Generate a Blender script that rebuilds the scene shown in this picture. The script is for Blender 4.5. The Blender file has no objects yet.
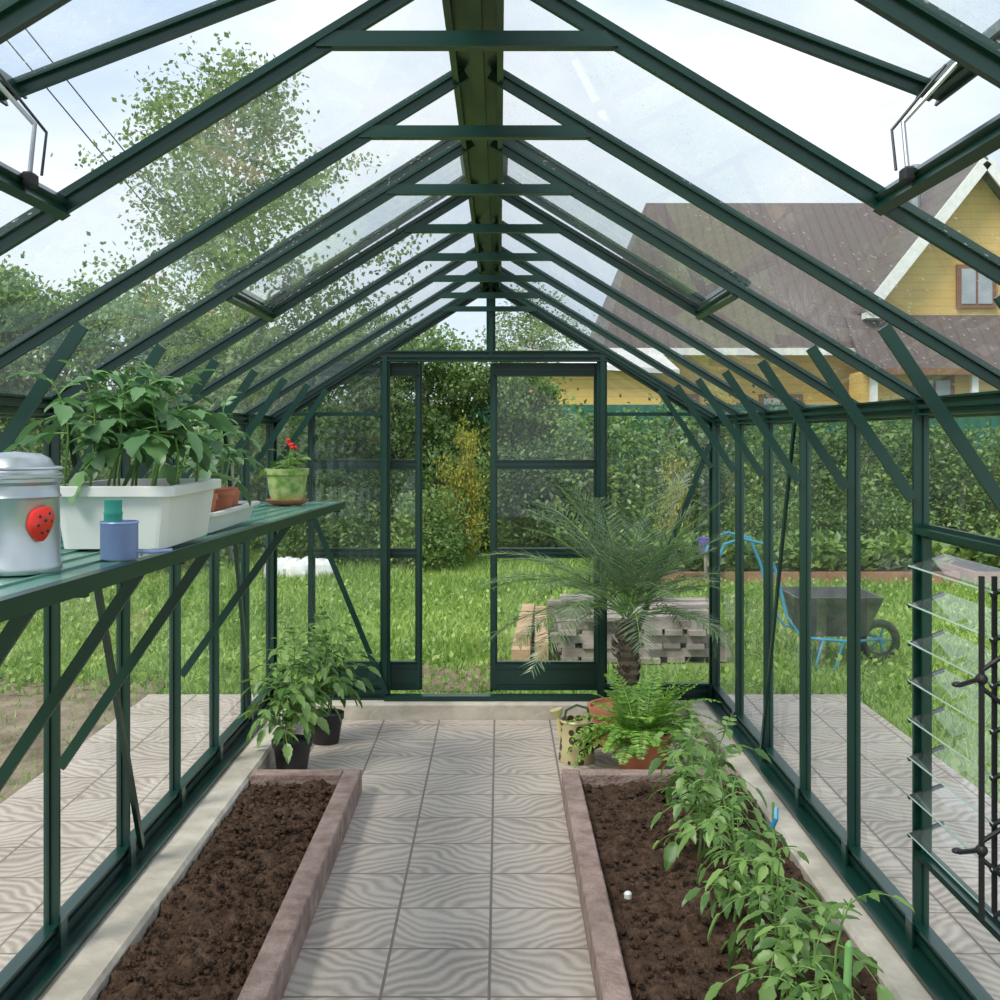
import bpy, math, random
import numpy as np
from mathutils import Vector, noise
rng=np.random.default_rng(7); random.seed(7)
S=bpy.context.scene
S.view_settings.view_transform='Standard'
S.view_settings.exposure=.27
# ---------------------------------------------------------------- materials
def nt(name):
    m=bpy.data.materials.new(name); m.use_nodes=True
    t=m.node_tree; t.nodes.clear()
    o=t.nodes.new('ShaderNodeOutputMaterial'); return m,t,o
def N(t,typ,**k):
    n=t.nodes.new(typ)
    for a,b in k.items():
        if a in n.inputs: n.inputs[a].default_value=b
        else: setattr(n,a,b)
    return n
def c4(c): return (c[0],c[1],c[2],1)
def mat(name,c1,c2=None,rough=.6,metal=0,scale=8,bump=0,detail=4,spec=.5,bscale=None):
    m,t,o=nt(name); b=N(t,'ShaderNodeBsdfPrincipled'); t.links.new(b.outputs[0],o.inputs[0])
    b.inputs['Roughness'].default_value=rough; b.inputs['Metallic'].default_value=metal
    b.inputs['Specular IOR Level'].default_value=spec
    tc=N(t,'ShaderNodeTexCoord'); nz=N(t,'ShaderNodeTexNoise'); nz.inputs['Scale'].default_value=scale; nz.inputs['Detail'].default_value=detail
    t.links.new(tc.outputs['Object'],nz.inputs['Vector'])
    r=N(t,'ShaderNodeValToRGB'); r.color_ramp.elements[0].position=.35; r.color_ramp.elements[1].position=.65
    r.color_ramp.elements[0].color=c4(c1); r.color_ramp.elements[1].color=c4(c2 or [x*1.15 for x in c1])
    t.links.new(nz.outputs[0],r.inputs[0]); t.links.new(r.outputs[0],b.inputs['Base Color'])
    if bump:
        bp=N(t,'ShaderNodeBump'); bp.inputs['Strength'].default_value=bump; bp.inputs['Distance'].default_value=.02
        n2=N(t,'ShaderNodeTexNoise'); n2.inputs['Scale'].default_value=bscale or scale*4; n2.inputs['Detail'].default_value=6
        t.links.new(tc.outputs['Object'],n2.inputs['Vector']); t.links.new(n2.outputs[0],bp.inputs['Height']); t.links.new(bp.outputs[0],b.inputs['Normal'])
    return m
def leafmat(name,c1,c2,trans=.35,gloss=.08,nscale=1.5):
    m,t,o=nt(name)
    g=N(t,'ShaderNodeNewGeometry'); tc=N(t,'ShaderNodeTexCoord'); nz=N(t,'ShaderNodeTexNoise'); nz.inputs['Scale'].default_value=nscale
    t.links.new(tc.outputs['Object'],nz.inputs['Vector'])
    a=N(t,'ShaderNodeMath',operation='ADD'); t.links.new(g.outputs['Random Per Island'],a.inputs[0]); t.links.new(nz.outputs[0],a.inputs[1])
    r=N(t,'ShaderNodeValToRGB'); r.color_ramp.elements[0].position=.35; r.color_ramp.elements[1].position=1.0
    h=N(t,'ShaderNodeMath',operation='MULTIPLY'); h.inputs[1].default_value=.66; t.links.new(a.outputs[0],h.inputs[0]); t.links.new(h.outputs[0],r.inputs[0])
    r.color_ramp.elements[0].color=c4(c1); r.color_ramp.elements[1].color=c4(c2)
    d=N(t,'ShaderNodeBsdfDiffuse'); tr=N(t,'ShaderNodeBsdfTranslucent'); gl=N(t,'ShaderNodeBsdfGlossy'); gl.inputs['Roughness'].default_value=.45
    t.links.new(r.outputs[0],d.inputs[0]); t.links.new(r.outputs[0],tr.inputs[0])
    mx=N(t,'ShaderNodeMixShader'); mx.inputs[0].default_value=trans; t.links.new(d.outputs[0],mx.inputs[1]); t.links.new(tr.outputs[0],mx.inputs[2])
    m2=N(t,'ShaderNodeMixShader'); m2.inputs[0].default_value=gloss; t.links.new(mx.outputs[0],m2.inputs[1]); t.links.new(gl.outputs[0],m2.inputs[2])
    t.links.new(m2.outputs[0],o.inputs[0]); return m
def glassmat(name,haze=.03,drops=False,tint=(.965,.99,.978),f=.5):
    m,t,o=nt(name)
    tr=N(t,'ShaderNodeBsdfTransparent'); tr.inputs[0].default_value=c4(tint)
    gl=N(t,'ShaderNodeBsdfGlossy'); gl.inputs['Roughness'].default_value=.02; gl.inputs[0].default_value=(.9,.95,.95,1)
    lw=N(t,'ShaderNodeLayerWeight'); lw.inputs[0].default_value=.5
    pw=N(t,'ShaderNodeMath',operation='POWER'); pw.inputs[1].default_value=4.0; t.links.new(lw.outputs['Facing'],pw.inputs[0])
    ms=N(t,'ShaderNodeMath',operation='MULTIPLY_ADD'); ms.inputs[1].default_value=f; ms.inputs[2].default_value=.04; t.links.new(pw.outputs[0],ms.inputs[0])
    mx=N(t,'ShaderNodeMixShader'); t.links.new(ms.outputs[0],mx.inputs[0]); t.links.new(tr.outputs[0],mx.inputs[1]); t.links.new(gl.outputs[0],mx.inputs[2])
    df=N(t,'ShaderNodeBsdfDiffuse'); df.inputs[0].default_value=(.8,.85,.85,1); tl=N(t,'ShaderNodeBsdfTranslucent'); tl.inputs[0].default_value=(.8,.85,.85,1)
    dm=N(t,'ShaderNodeMixShader'); dm.inputs[0].default_value=.5; t.links.new(df.outputs[0],dm.inputs[1]); t.links.new(tl.outputs[0],dm.inputs[2])
    tc=N(t,'ShaderNodeTexCoord'); nz=N(t,'ShaderNodeTexNoise'); nz.inputs['Scale'].default_value=2.2; nz.inputs['Detail'].default_value=5
    t.links.new(tc.outputs['Object'],nz.inputs['Vector'])
    mr=N(t,'ShaderNodeMapRange'); mr.inputs[1].default_value=.4; mr.inputs[2].default_value=.75; mr.inputs[3].default_value=haze*.4; mr.inputs[4].default_value=haze*1.8
    t.links.new(nz.outputs[0],mr.inputs[0]); fac=mr.outputs[0]
    if drops:
        for (sc_,thr,amp) in((46,.50,.42),(110,.46,.22)):
            v=N(t,'ShaderNodeTexVoronoi'); v.inputs['Scale'].default_value=sc_; t.links.new(tc.outputs['Object'],v.inputs['Vector'])
            lt=N(t,'ShaderNodeMapRange'); lt.inputs[1].default_value=.10; lt.inputs[2].default_value=.22; lt.inputs[3].default_value=amp; lt.inputs[4].default_value=0
            t.links.new(v.outputs['Distance'],lt.inputs[0])
            n2=N(t,'ShaderNodeTexNoise'); n2.inputs['Scale'].default_value=3.3; t.links.new(tc.outputs['Object'],n2.inputs['Vector'])
            g2=N(t,'ShaderNodeMath',operation='GREATER_THAN'); g2.inputs[1].default_value=thr; t.links.new(n2.outputs[0],g2.inputs[0])
            mm=N(t,'ShaderNodeMath',operation='MULTIPLY'); t.links.new(lt.outputs[0],mm.inputs[0]); t.links.new(g2.outputs[0],mm.inputs[1])
            ad=N(t,'ShaderNodeMath',operation='ADD'); t.links.new(mm.outputs[0],ad.inputs[0]); t.links.new(fac,ad.inputs[1]); fac=ad.outputs[0]
    m3=N(t,'ShaderNodeMixShader'); t.links.new(fac,m3.inputs[0]); t.links.new(mx.outputs[0],m3.inputs[1]); t.links.new(dm.outputs[0],m3.inputs[2])
    t.links.new(m3.outputs[0],o.inputs[0]); return m
def tilemat(name):
    m,t,o=nt(name); L=t.links.new
    b=N(t,'ShaderNodeBsdfPrincipled'); L(b.outputs[0],o.inputs[0]); b.inputs['Roughness'].default_value=.6
    tc=N(t,'ShaderNodeTexCoord'); sp=N(t,'ShaderNodeSeparateXYZ'); L(tc.outputs['Object'],sp.inputs[0])
    def M(op,a,bb=None,c=None):
        n=N(t,'ShaderNodeMath',operation=op)
        for i,x in enumerate((a,bb,c)):
            if x is None: continue
            if isinstance(x,(int,float)): n.inputs[i].default_value=x
            else: L(x,n.inputs[i])
        return n.outputs[0]
    def line(src,off):
        u=M('DIVIDE',M('ADD',src,off),.3); fr=M('FRACT',u); d=M('ABSOLUTE',M('SUBTRACT',fr,.5)); return M('GREATER_THAN',d,.485),M('FLOOR',u)
    lx,ix=line(sp.outputs[0],30.03); ly,iy=line(sp.outputs[1],30.1)
    joint=M('MAXIMUM',lx,ly)
    chk=M('SUBTRACT',M('MULTIPLY',M('MODULO',M('ADD',ix,iy),2.0),2.0),1.0)
    nz=N(t,'ShaderNodeTexNoise'); nz.inputs['Scale'].default_value=5; nz.inputs['Detail'].default_value=1; L(tc.outputs['Object'],nz.inputs['Vector'])
    ph=M('ADD',M('ADD',M('MULTIPLY',M('MULTIPLY',sp.outputs[0],chk),75),M('MULTIPLY',sp.outputs[1],110)),M('MULTIPLY',nz.outputs[0],22))
    w=M('MULTIPLY_ADD',M('SINE',ph),.5,.5)
    n3=N(t,'ShaderNodeTexNoise'); n3.inputs['Scale'].default_value=2.5; n3.inputs['Detail'].default_value=6; L(tc.outputs['Object'],n3.inputs['Vector'])
    n4=N(t,'ShaderNodeTexNoise'); n4.inputs['Scale'].default_value=60; n4.inputs['Detail'].default_value=3; L(tc.outputs['Object'],n4.inputs['Vector'])
    fac=M('ADD',M('ADD',M('MULTIPLY',w,.36),M('MULTIPLY',n3.outputs[0],.65)),M('MULTIPLY',n4.outputs[0],.25))
    r=N(t,'ShaderNodeValToRGB'); r.color_ramp.elements[0].position=.28; r.color_ramp.elements[1].position=.8
    r.color_ramp.elements[0].color=(.27,.215,.175,1); r.color_ramp.elements[1].color=(.52,.45,.385,1); L(fac,r.inputs[0])
    mx=N(t,'ShaderNodeMix',data_type='RGBA'); L(joint,mx.inputs[0]); L(r.outputs[0],mx.inputs[6]); mx.inputs[7].default_value=(.19,.15,.12,1)
    L(mx.outputs[2],b.inputs['Base Color'])
    bp=N(t,'ShaderNodeBump'); bp.inputs['Strength'].default_value=.5; bp.inputs['Distance'].default_value=.004
    L(M('SUBTRACT',w,M('MULTIPLY',joint,2.0)),bp.inputs['Height']); L(bp.outputs[0],b.inputs['Normal']); return m
def stripemat(name,c1,c2,axis,period,width=.1,rough=.6,wave=True,bump=.5):
    m,t,o=nt(name); L=t.links.new
    b=N(t,'ShaderNodeBsdfPrincipled'); L(b.outputs[0],o.inputs[0]); b.inputs['Roughness'].default_value=rough
    tc=N(t,'ShaderNodeTexCoord'); sp=N(t,'ShaderNodeSeparateXYZ'); L(tc.outputs['Object'],sp.inputs[0])
    d=N(t,'ShaderNodeMath',operation='DIVIDE'); L(sp.outputs[axis],d.inputs[0]); d.inputs[1].default_value=period
    f=N(t,'ShaderNodeMath',operation='FRACT'); L(d.outputs[0],f.inputs[0])
    g=N(t,'ShaderNodeMath',operation='LESS_THAN'); L(f.outputs[0],g.inputs[0]); g.inputs[1].default_value=width
    mx=N(t,'ShaderNodeMix',data_type='RGBA'); L(g.outputs[0],mx.inputs[0]); mx.inputs[6].default_value=c4(c1); mx.inputs[7].default_value=c4(c2)
    L(mx.outputs[2],b.inputs['Base Color'])
    bp=N(t,'ShaderNodeBump'); bp.inputs['Strength'].default_value=bump; bp.inputs['Distance'].default_value=.03; L(f.outputs[0],bp.inputs['Height']); L(bp.outputs[0],b.inputs['Normal'])
    return m
FR=mat('green_aluminium',(.003,.030,.022),(.005,.040,.029),rough=.28,scale=3,spec=.55)
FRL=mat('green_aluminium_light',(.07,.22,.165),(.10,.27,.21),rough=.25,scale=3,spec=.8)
GLW=glassmat('wall_glass',.035); GLR=glassmat('roof_glass',.05,True)
TILE=tilemat('wave_relief_paving')
CONC=mat('concrete',(.38,.34,.28),(.57,.52,.44),.85,scale=6,bump=.4)
CURB=mat('curb_stone',(.20,.13,.11),(.34,.245,.21),.8,scale=14,bump=.6)
SOIL=mat('soil',(.045,.026,.017),(.115,.070,.046),.95,scale=28,bump=1.0,bscale=90,detail=8,spec=.15)
STEEL=mat('galvanised_steel',(.40,.44,.46),(.58,.61,.63),.33,.75,scale=5)
GREY=mat('grey_metal',(.35,.37,.38),None,.4,.6); BLACK=mat('black_plastic',(.012,.012,.014),(.02,.02,.022),.45)
WHITE=mat('white_plastic',(.70,.70,.68),(.78,.78,.76),.4,scale=4); TERR=mat('terracotta',(.42,.13,.07),(.52,.19,.10),.75,scale=10)
BLUE=mat('blue_enamel',(.20,.27,.52),(.25,.33,.58),.25); TEAL=mat('teal_rubber',(.02,.25,.20),(.03,.32,.25),.5)
RED=mat('red_paint',(.65,.02,.012),(.75,.03,.015),.3); CYAN=mat('blue_paint',(.03,.25,.42),(.05,.32,.5),.4); PURP=mat('purple_plastic',(.16,.08,.45),None,.4)
LIME=mat('green_glaze',(.16,.30,.05),(.50,.55,.24),.35,scale=26)
WOODG=mat('weathered_wood',(.17,.14,.12),(.36,.31,.275),.85,scale=5,bump=.3); WOODB=mat('sawn_wood',(.40,.25,.13),(.50,.34,.20),.8,scale=6)
BARK=mat('bark',(.10,.075,.055),(.20,.16,.12),.9,scale=14,bump=.6); BIRCH=mat('birch_bark',(.35,.33,.30),(.62,.60,.56),.8,scale=7,bump=.3)
STEM=mat('green_stem',(.13,.26,.05),(.20,.36,.09),.6)
LTOM=leafmat('tomato_leaf',(.06,.15,.025),(.26,.42,.11),.3,.05,6); LSEED=leafmat('seedling_leaf',(.045,.135,.045),(.18,.35,.13),.35,.07,6)
LFERN=leafmat('fern_leaf',(.10,.26,.03),(.32,.53,.09),.35,.05,6); LPALM=leafmat('palm_leaf',(.055,.12,.045),(.19,.29,.12),.3,.12,4)
LTREE=leafmat('birch_leaf',(.11,.19,.06),(.32,.43,.16),.5,.05,.6); LSH=leafmat('shrub_leaf',(.06,.145,.03),(.29,.42,.10),.4,.05,.8)
LDK=leafmat('dark_shrub_leaf',(.04,.10,.025),(.17,.28,.08),.35,.06,.8); LYEL=leafmat('golden_leaf',(.26,.29,.04),(.55,.50,.08),.35,.04,1)
LGR=leafmat('grass_blade',(.13,.26,.04),(.42,.56,.14),.4,.04,.7)
# ---------------------------------------------------------------- mesh builder
class MB:
    def __init__(s): s.V=[];s.F=[];s.n=0
    def add(s,V,F,m=0):
        V=np.asarray(V,float).reshape(-1,3); s.V.append(V)
        if isinstance(F,np.ndarray): s.F.append((F+s.n,m))
        else:
            d={}
            for f in F: d.setdefault(len(f),[]).append(f)
            for k,fs in d.items(): s.F.append((np.array(fs)+s.n,m))
        s.n+=len(V)
    def box(s,a,b,m=0,rot=0,bev=0):
        a=np.array(a,float);b=np.array(b,float); a,b=np.minimum(a,b),np.maximum(a,b)
        c=(a+b)/2;h=(b-a)/2
        if bev<=0:
            V=np.array([[x,y,z] for z in(-1,1) for y in(-1,1) for x in(-1,1)])*h
            F=[(0,2,3,1),(4,5,7,6),(0,1,5,4),(2,6,7,3),(0,4,6,2),(1,3,7,5)]
        else:
            e=min(bev,*(h*.9)); V=[];ix={}
            for sx in(-1,1):
                for sy in(-1,1):
                    for sz in(-1,1):
                        for ax in range(3):
                            p=[sx*(h[0]-e),sy*(h[1]-e),sz*(h[2]-e)]; p[ax]+=(sx,sy,sz)[ax]*e
                            ix[(sx,sy,sz,ax)]=len(V); V.append(p)
            F=[]
            for ax in range(3):
                o=[i for i in range(3) if i!=ax]
                for sg in(-1,1):
                    q=[]
                    for (u,v) in((-1,-1),(1,-1),(1,1),(-1,1)):
                        k=[0,0,0];k[ax]=sg;k[o[0]]=u;k[o[1]]=v;q.append(ix[tuple(k)+(ax,)])
                    F.append(tuple(q))
                for u in(-1,1):
                    for v in(-1,1):
                        k=[0,0,0];k[o[0]]=u;k[o[1]]=v;k[ax]=-1;k1=tuple(k);k[ax]=1;k2=tuple(k)
                        F.append((ix[k1+(o[0],)],ix[k2+(o[0],)],ix[k2+(o[1],)],ix[k1+(o[1],)]))
            for sx in(-1,1):
                for sy in(-1,1):
                    for sz in(-1,1): F.append(tuple(ix[(sx,sy,sz,a_)] for a_ in range(3)))
            V=np.array(V)
        if rot:
            cr,sr=math.cos(rot),math.sin(rot); V=np.c_[V[:,0]*cr-V[:,1]*sr,V[:,0]*sr+V[:,1]*cr,V[:,2]]
        s.add(V+c,F,m)
    def beam(s,p0,p1,w,h,n,prof='T',m=0):
        p0=np.array(p0,float);p1=np.array(p1,float);d=p1-p0;d/=np.linalg.norm(d)
        n=np.array(n,float);n-=d*n.dot(d);n/=np.linalg.norm(n);sd=np.cross(d,n)
        P={'T':[(-.22,-.5),(.22,-.5),(.22,.12),(.5,.12),(.5,.5),(-.5,.5),(-.5,.12),(-.22,.12)],
           'B':[(-.5,-.5),(.5,-.5),(.5,.5),(-.5,.5)],
           'U':[(-.5,-.5),(-.38,-.5),(-.38,-.1),(-.12,-.1),(-.12,-.38),(.12,-.38),(.12,-.1),(.38,-.1),(.38,-.5),(.5,-.5),(.5,.5),(-.5,.5)],
           'L':[(-.5,-.5),(.5,-.5),(.5,-.3),(-.3,-.3),(-.3,.5),(-.5,.5)]}[prof]
        k=len(P);V=[p0+sd*u*w+n*v*h for u,v in P]+[p1+sd*u*w+n*v*h for u,v in P]
        F=[(i,(i+1)%k,(i+1)%k+k,i+k) for i in range(k)]+[tuple(range(k))[::-1],tuple(range(k,2*k))]
        s.add(V,F,m)
    def tube(s,pts,rad,seg=8,m=0):
        pts=np.asarray(pts,float);n=len(pts)
        if np.isscalar(rad): rad=[rad]*n
        T=np.gradient(pts,axis=0);T/=np.linalg.norm(T,axis=1)[:,None]+1e-9
        up=np.array([0,0,1.]) if abs(T[0][2])<.9 else np.array([1.,0,0])
        V=[]
        a=np.cross(T[0],up);a/=np.linalg.norm(a)
        for i in range(n):
            a=a-T[i]*a.dot(T[i]);a/=np.linalg.norm(a)+1e-9;b=np.cross(T[i],a)
            for j in range(seg):
                t=2*math.pi*j/seg;V.append(pts[i]+rad[i]*(a*math.cos(t)+b*math.sin(t)))
        F=[(i*seg+j,i*seg+(j+1)%seg,(i+1)*seg+(j+1)%seg,(i+1)*seg+j) for i in range(n-1) for j in range(seg)]
        F+=[tuple(range(seg))[::-1],tuple(range((n-1)*seg,n*seg))]
        s.add(V,F,m)
    def lathe(s,prof,c,seg=32,m=0,cap=True,rib=0):
        V=[];k=len(prof)
        for r,z in prof:
            for j in range(seg):
                t=2*math.pi*j/seg;V.append((c[0]+r*math.cos(t),c[1]+r*math.sin(t),c[2]+z))
        F=[(i*seg+j,i*seg+(j+1)%seg,(i+1)*seg+(j+1)%seg,(i+1)*seg+j) for i in range(k-1) for j in range(seg)]
        if cap: F+=[tuple(range(seg))[::-1]]
        s.add(V,F,m)
        if cap and prof[-1][0]>0.0005: s.add([V[(k-1)*seg+j] for j in range(seg)],[tuple(range(seg))],m)
    def ell(s,c,r,m=0,seg=14,rings=9,jit=0,zc=-1):
        V=[];
        for i in range(rings+1):
            ph=math.pi*i/rings
            for j in range(seg):
                t=2*math.pi*j/seg;q=1+jit*noise.noise(Vector((math.cos(t)*2+c[0],math.sin(t)*2+c[1],ph*1.5)))
                V.append((c[0]+r[0]*math.sin(ph)*math.cos(t)*q,c[1]+r[1]*math.sin(ph)*math.sin(t)*q,c[2]+r[2]*max(zc,math.cos(ph))*q))
        F=[(i*seg+j,(i+1)*seg+j,(i+1)*seg+(j+1)%seg,i*seg+(j+1)%seg) for i in range(rings) for j in range(seg)]
        s.add(V,F,m)
    def leaves(s,P,D,Nn,Ln,W,tv,tf,m=0):
        P=np.asarray(P,float);D=np.asarray(D,float);D=D/(np.linalg.norm(D,axis=1)[:,None]+1e-9)
        Nn=np.asarray(Nn,float);Nn=Nn-D*(Nn*D).sum(1)[:,None];Nn/=np.linalg.norm(Nn,axis=1)[:,None]+1e-9
        B=np.cross(Nn,D);Ln=np.broadcast_to(np.asarray(Ln,float),(len(P),));W=np.broadcast_to(np.asarray(W,float),(len(P),))
        tv=np.asarray(tv,float);k=len(tv)
        V=P[:,None,:]+D[:,None,:]*(tv[None,:,0:1]*Ln[:,None,None])+B[:,None,:]*(tv[None,:,1:2]*W[:,None,None])+Nn[:,None,:]*(tv[None,:,2:3]*Ln[:,None,None])
        tf=np.asarray(tf);F=(tf[None]+(np.arange(len(P))*k)[:,None,None]).reshape(-1,tf.shape[1])
        s.add(V.reshape(-1,3),F,m)
    def soft(s,ax,lim,w):   # foliage bends softly away from a limit plane
        for V in s.V:
            x=V[:,ax];k=x>lim;V[k,ax]=lim+w*np.tanh((x[k]-lim)/w)
    def mesh(s,name,mats,origin=(0,0,0),smooth=False):
        me=bpy.data.meshes.new(name);V=np.concatenate(s.V)-np.array(origin)
        me.vertices.add(len(V));me.vertices.foreach_set('co',V.ravel().astype(np.float32))
        li=np.concatenate([f.ravel() for f,_ in s.F]);tot=np.concatenate([np.full(len(f),f.shape[1]) for f,_ in s.F])
        mi=np.concatenate([np.full(len(f),m) for f,m in s.F])
        me.loops.add(len(li));me.loops.foreach_set('vertex_index',li.astype(np.int32))
        me.polygons.add(len(tot));st=np.concatenate([[0],np.cumsum(tot)[:-1]])
        me.polygons.foreach_set('loop_start',st.astype(np.int32));me.polygons.foreach_set('material_index',mi.astype(np.int32))
        me.polygons.foreach_set('use_smooth',np.full(len(tot),smooth))
        for q in mats: me.materials.append(q)
        me.update(calc_edges=True);me.validate();return me
    def obj(s,name,mats,parent=None,origin=(0,0,0),smooth=False):
        if parent is not None: origin=tuple(parent.location)
        me=s.mesh(name,mats,origin,smooth);o=bpy.data.objects.new(name,me);S.collection.objects.link(o)
        if parent is not None: o.parent=parent
        else: o.location=origin
        if smooth:
            try: me.set_sharp_from_angle(angle=math.radians(40))
            except Exception: pass
        return o
def empty(name,loc):
    e=bpy.data.objects.new(name,None);e.location=loc;e.empty_display_size=.1;S.collection.objects.link(e);return e
def link(me,name,loc,rz=0,sc=(1,1,1)):
    o=bpy.data.objects.new(name,me);o.location=loc;o.rotation_euler=(0,0,rz);o.scale=sc;S.collection.objects.link(o);return o
RH_V=[(0,0,0),(.45,.5,.06),(1,0,0),(.45,-.5,.06)];RH_F=[(0,1,2,3)]
ou=[0,.14,.24,.38,.48,.64,.72,.88,1];ov=[0,.30,.34,.47,.38,.36,.25,.17,0]
LV=[];LF=[]
for u,v in zip(ou,ov):
    z=-.22*u*u; LV+= [(u,v,z+.07*(v>0)),(u,0,z),(u,-v,z+.07*(v>0))]
for i in range(len(ou)-1):
    a=i*3;LF+=[(a,a+1,a+4,a+3),(a+1,a+2,a+5,a+4)]
def arc(p,d,L,droop,n=7):
    p=np.array(p,float);d=np.array(d,float);d/=np.linalg.norm(d);out=[p.copy()]
    for i in range(n):
        d=d+np.array([0,0,-droop/n]);d/=np.linalg.norm(d);p=p+d*L/n;out.append(p.copy())
    return np.array(out)
def plant(mb,base,h,nleaf,L,lean=(0,0),droop=1.0,pairs=2,lw=.62,ls=.42,start=.25,stem=.005):
    base=np.array(base,float);n=7
    pts=[base+np.array([lean[0]*t*t+.012*math.sin(5*t+base[0]*9),lean[1]*t*t+.012*math.cos(4*t+base[1]*7),h*t]) for t in np.linspace(0,1,n)]
    pts=np.array(pts);mb.tube(pts,np.linspace(stem,stem*.45,n),6,1)
    ang=random.random()*6
    P=[];D=[];Nn=[];LL=[]
    for i in range(nleaf):
        t=start+(1-start)*(i+.5)/nleaf;k=t*(n-1);a=int(k);p=pts[a]+(pts[min(a+1,n-1)]-pts[a])*(k-a)
        ang+=2.4+random.uniform(-.4,.4);el=random.uniform(.1,.8)+.5*(t>.85)
        d=np.array([math.cos(ang)*math.cos(el),math.sin(ang)*math.cos(el),math.sin(el)])
        l=L*random.uniform(.7,1.15)*(1-.45*max(0,t-.6)/.4)
        r=arc(p,d,l,droop*random.uniform(.6,1.3));mb.tube(r,np.linspace(.0022,.001,len(r)),4,1)
        side=np.cross(d,[0,0,1]);side/=np.linalg.norm(side)+1e-9
        for q in range(pairs):
            f=.4+.5*q/max(1,pairs);idx=int(f*7)
            for sg in(-1,1):
                P.append(r[idx]);dd=(r[idx+1]-r[idx]);dd/=np.linalg.norm(dd);D.append(dd*.6+side*sg*.9+np.array([0,0,random.uniform(-.35,.1)]));Nn.append(np.cross(side,dd)*1+rng.normal(0,.25,3));LL.append(l*ls*random.uniform(.75,1.1))
        dd=r[-1]-r[-2];P.append(r[-1]);D.append(dd/np.linalg.norm(dd)+np.array([0,0,-.2]));Nn.append(np.cross(side,dd)/np.linalg.norm(dd)+rng.normal(0,.2,3));LL.append(l*ls*1.3)
    LL=np.array(LL);mb.leaves(P,D,Nn,LL,LL*lw,LV,LF,0)
# ---------------------------------------------------------------- greenhouse dims
XL,XR,XC=-1.265,1.188,-.05;ZB,ZE,ZR=.09,1.63,2.40;YF=6.38
YS=[YF-.62*k for k in range(12)];YN=YS[-1]
def roofz(x): return ZR-(ZR-ZE)*abs(x-XC)/((XC-XL) if x<XC else (XR-XC))
mb=MB();mb.add([(-1.07,-.8,0),(1.03,-.8,0),(1.03,6.31,0),(-1.07,6.31,0),(-1.07,-.8,-.06),(1.03,-.8,-.06),(1.03,6.31,-.06),(-1.07,6.31,-.06)],[(0,1,2,3),(7,6,5,4),(0,4,5,1),(1,5,6,2),(2,6,7,3),(3,7,4,0)])
mb.obj('floor',[TILE])
mb=MB();mb.box((XL-.06,-.8,-.08),(-1.07,6.52,ZB),bev=.012);mb.obj('trim_1',[CONC])
mb=MB();mb.box((1.03,-.8,-.08),(XR+.06,6.52,ZB),bev=.012);mb.obj('trim_2',[CONC])
mb=MB();mb.box((-1.068,6.312,-.08),(1.028,6.52,ZB),bev=.012);mb.obj('trim_3',[CONC])
GM=mat('lawn_ground',(.14,.21,.045),(.29,.38,.10),.95,scale=1.3,bump=.6,bscale=20,detail=9)
mb=MB();g=60
V=[];F=[]
for j in range(g+1):
    for i in range(g+1):
        x=-60+120*i/g;y=-10+110*j/g;V.append((x,y,-.07))
F=[(j*(g+1)+i,j*(g+1)+i+1,(j+1)*(g+1)+i+1,(j+1)*(g+1)+i) for j in range(g) for i in range(g)]
mb.add(V,F);mb.obj('lawn_ground',[GM])
for nm,a,b in(('outdoor_path',XL-.07,-2.12),('outdoor_path',XR+.07,2.12)):
    mb=MB();mb.box((a,-.8,-.1),(b,7.0,-.015));mb.obj(nm,[TILE])
SOIL2=mat('bare_earth',(.14,.105,.065),(.25,.20,.13),.95,scale=4,bump=.8)
def soilbed(name,x0,x1,y0,y1,z,amp,m,nx,ny,fade=False):
    V=[];
    for j in range(ny+1):
        for i in range(nx+1):
            x=x0+(x1-x0)*i/nx;y=y0+(y1-y0)*j/ny
            zz=z+amp*(noise.noise(Vector((x*6,y*6,1)))*1.2+noise.noise(Vector((x*19,y*19,3)))*.9+noise.noise(Vector((x*47,y*47,5)))*.55)
            V.append((x,y,zz))
    F=[(j*(nx+1)+i,j*(nx+1)+i+1,(j+1)*(nx+1)+i+1,(j+1)*(nx+1)+i) for j in range(ny) for i in range(nx)]
    b=MB();b.add(V,F);return b
soilbed('s',-3.4,-2.14,2,7.6,-.055,.02,SOIL2,30,120).obj('bare_earth_patch',[SOIL2])
soilbed('s',-.6,.1,7.3,8.1,-.062,.014,SOIL2,30,40).obj('bare_earth_patch',[SOIL2])
def bed(x0,x1,cx0,cx1,endx0,endx1):
    e=empty('garden_bed',((x0+x1)/2,3,0))
    b=MB();y=.9
    while y<5.0:
        b.box((cx0,y,.001),(cx1,min(y+.995,5.02),.105),bev=.005);y+=1.0
    b.box((endx0,4.945,.001),(endx1,5.02,.104),bev=.005);b.box((endx0,.9,.001),(endx1,.98,.104),bev=.005)
    b.obj('curb',[CURB],e)
    s_=soilbed('s',x0,x1,.985,4.94,.06,.024,SOIL,60,400)
    s_.obj('soil',[SOIL],e,smooth=True)
    c=MB();P=np.c_[rng.uniform(x0+.02,x1-.02,1600),rng.uniform(1.8,4.9,1600),rng.uniform(.055,.08,1600)]
    for p in P:
        r=random.uniform(.003,.013);c.ell(p,(r,r*1.2,r*.8),seg=6,rings=4,jit=.5)
    c.obj('soil_clods',[SOIL],e)
bed(-1.066,-.677,-.675,-.597,-1.066,-.677)
bed(.342,1.026,.266,.340,.342,1.026)
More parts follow.
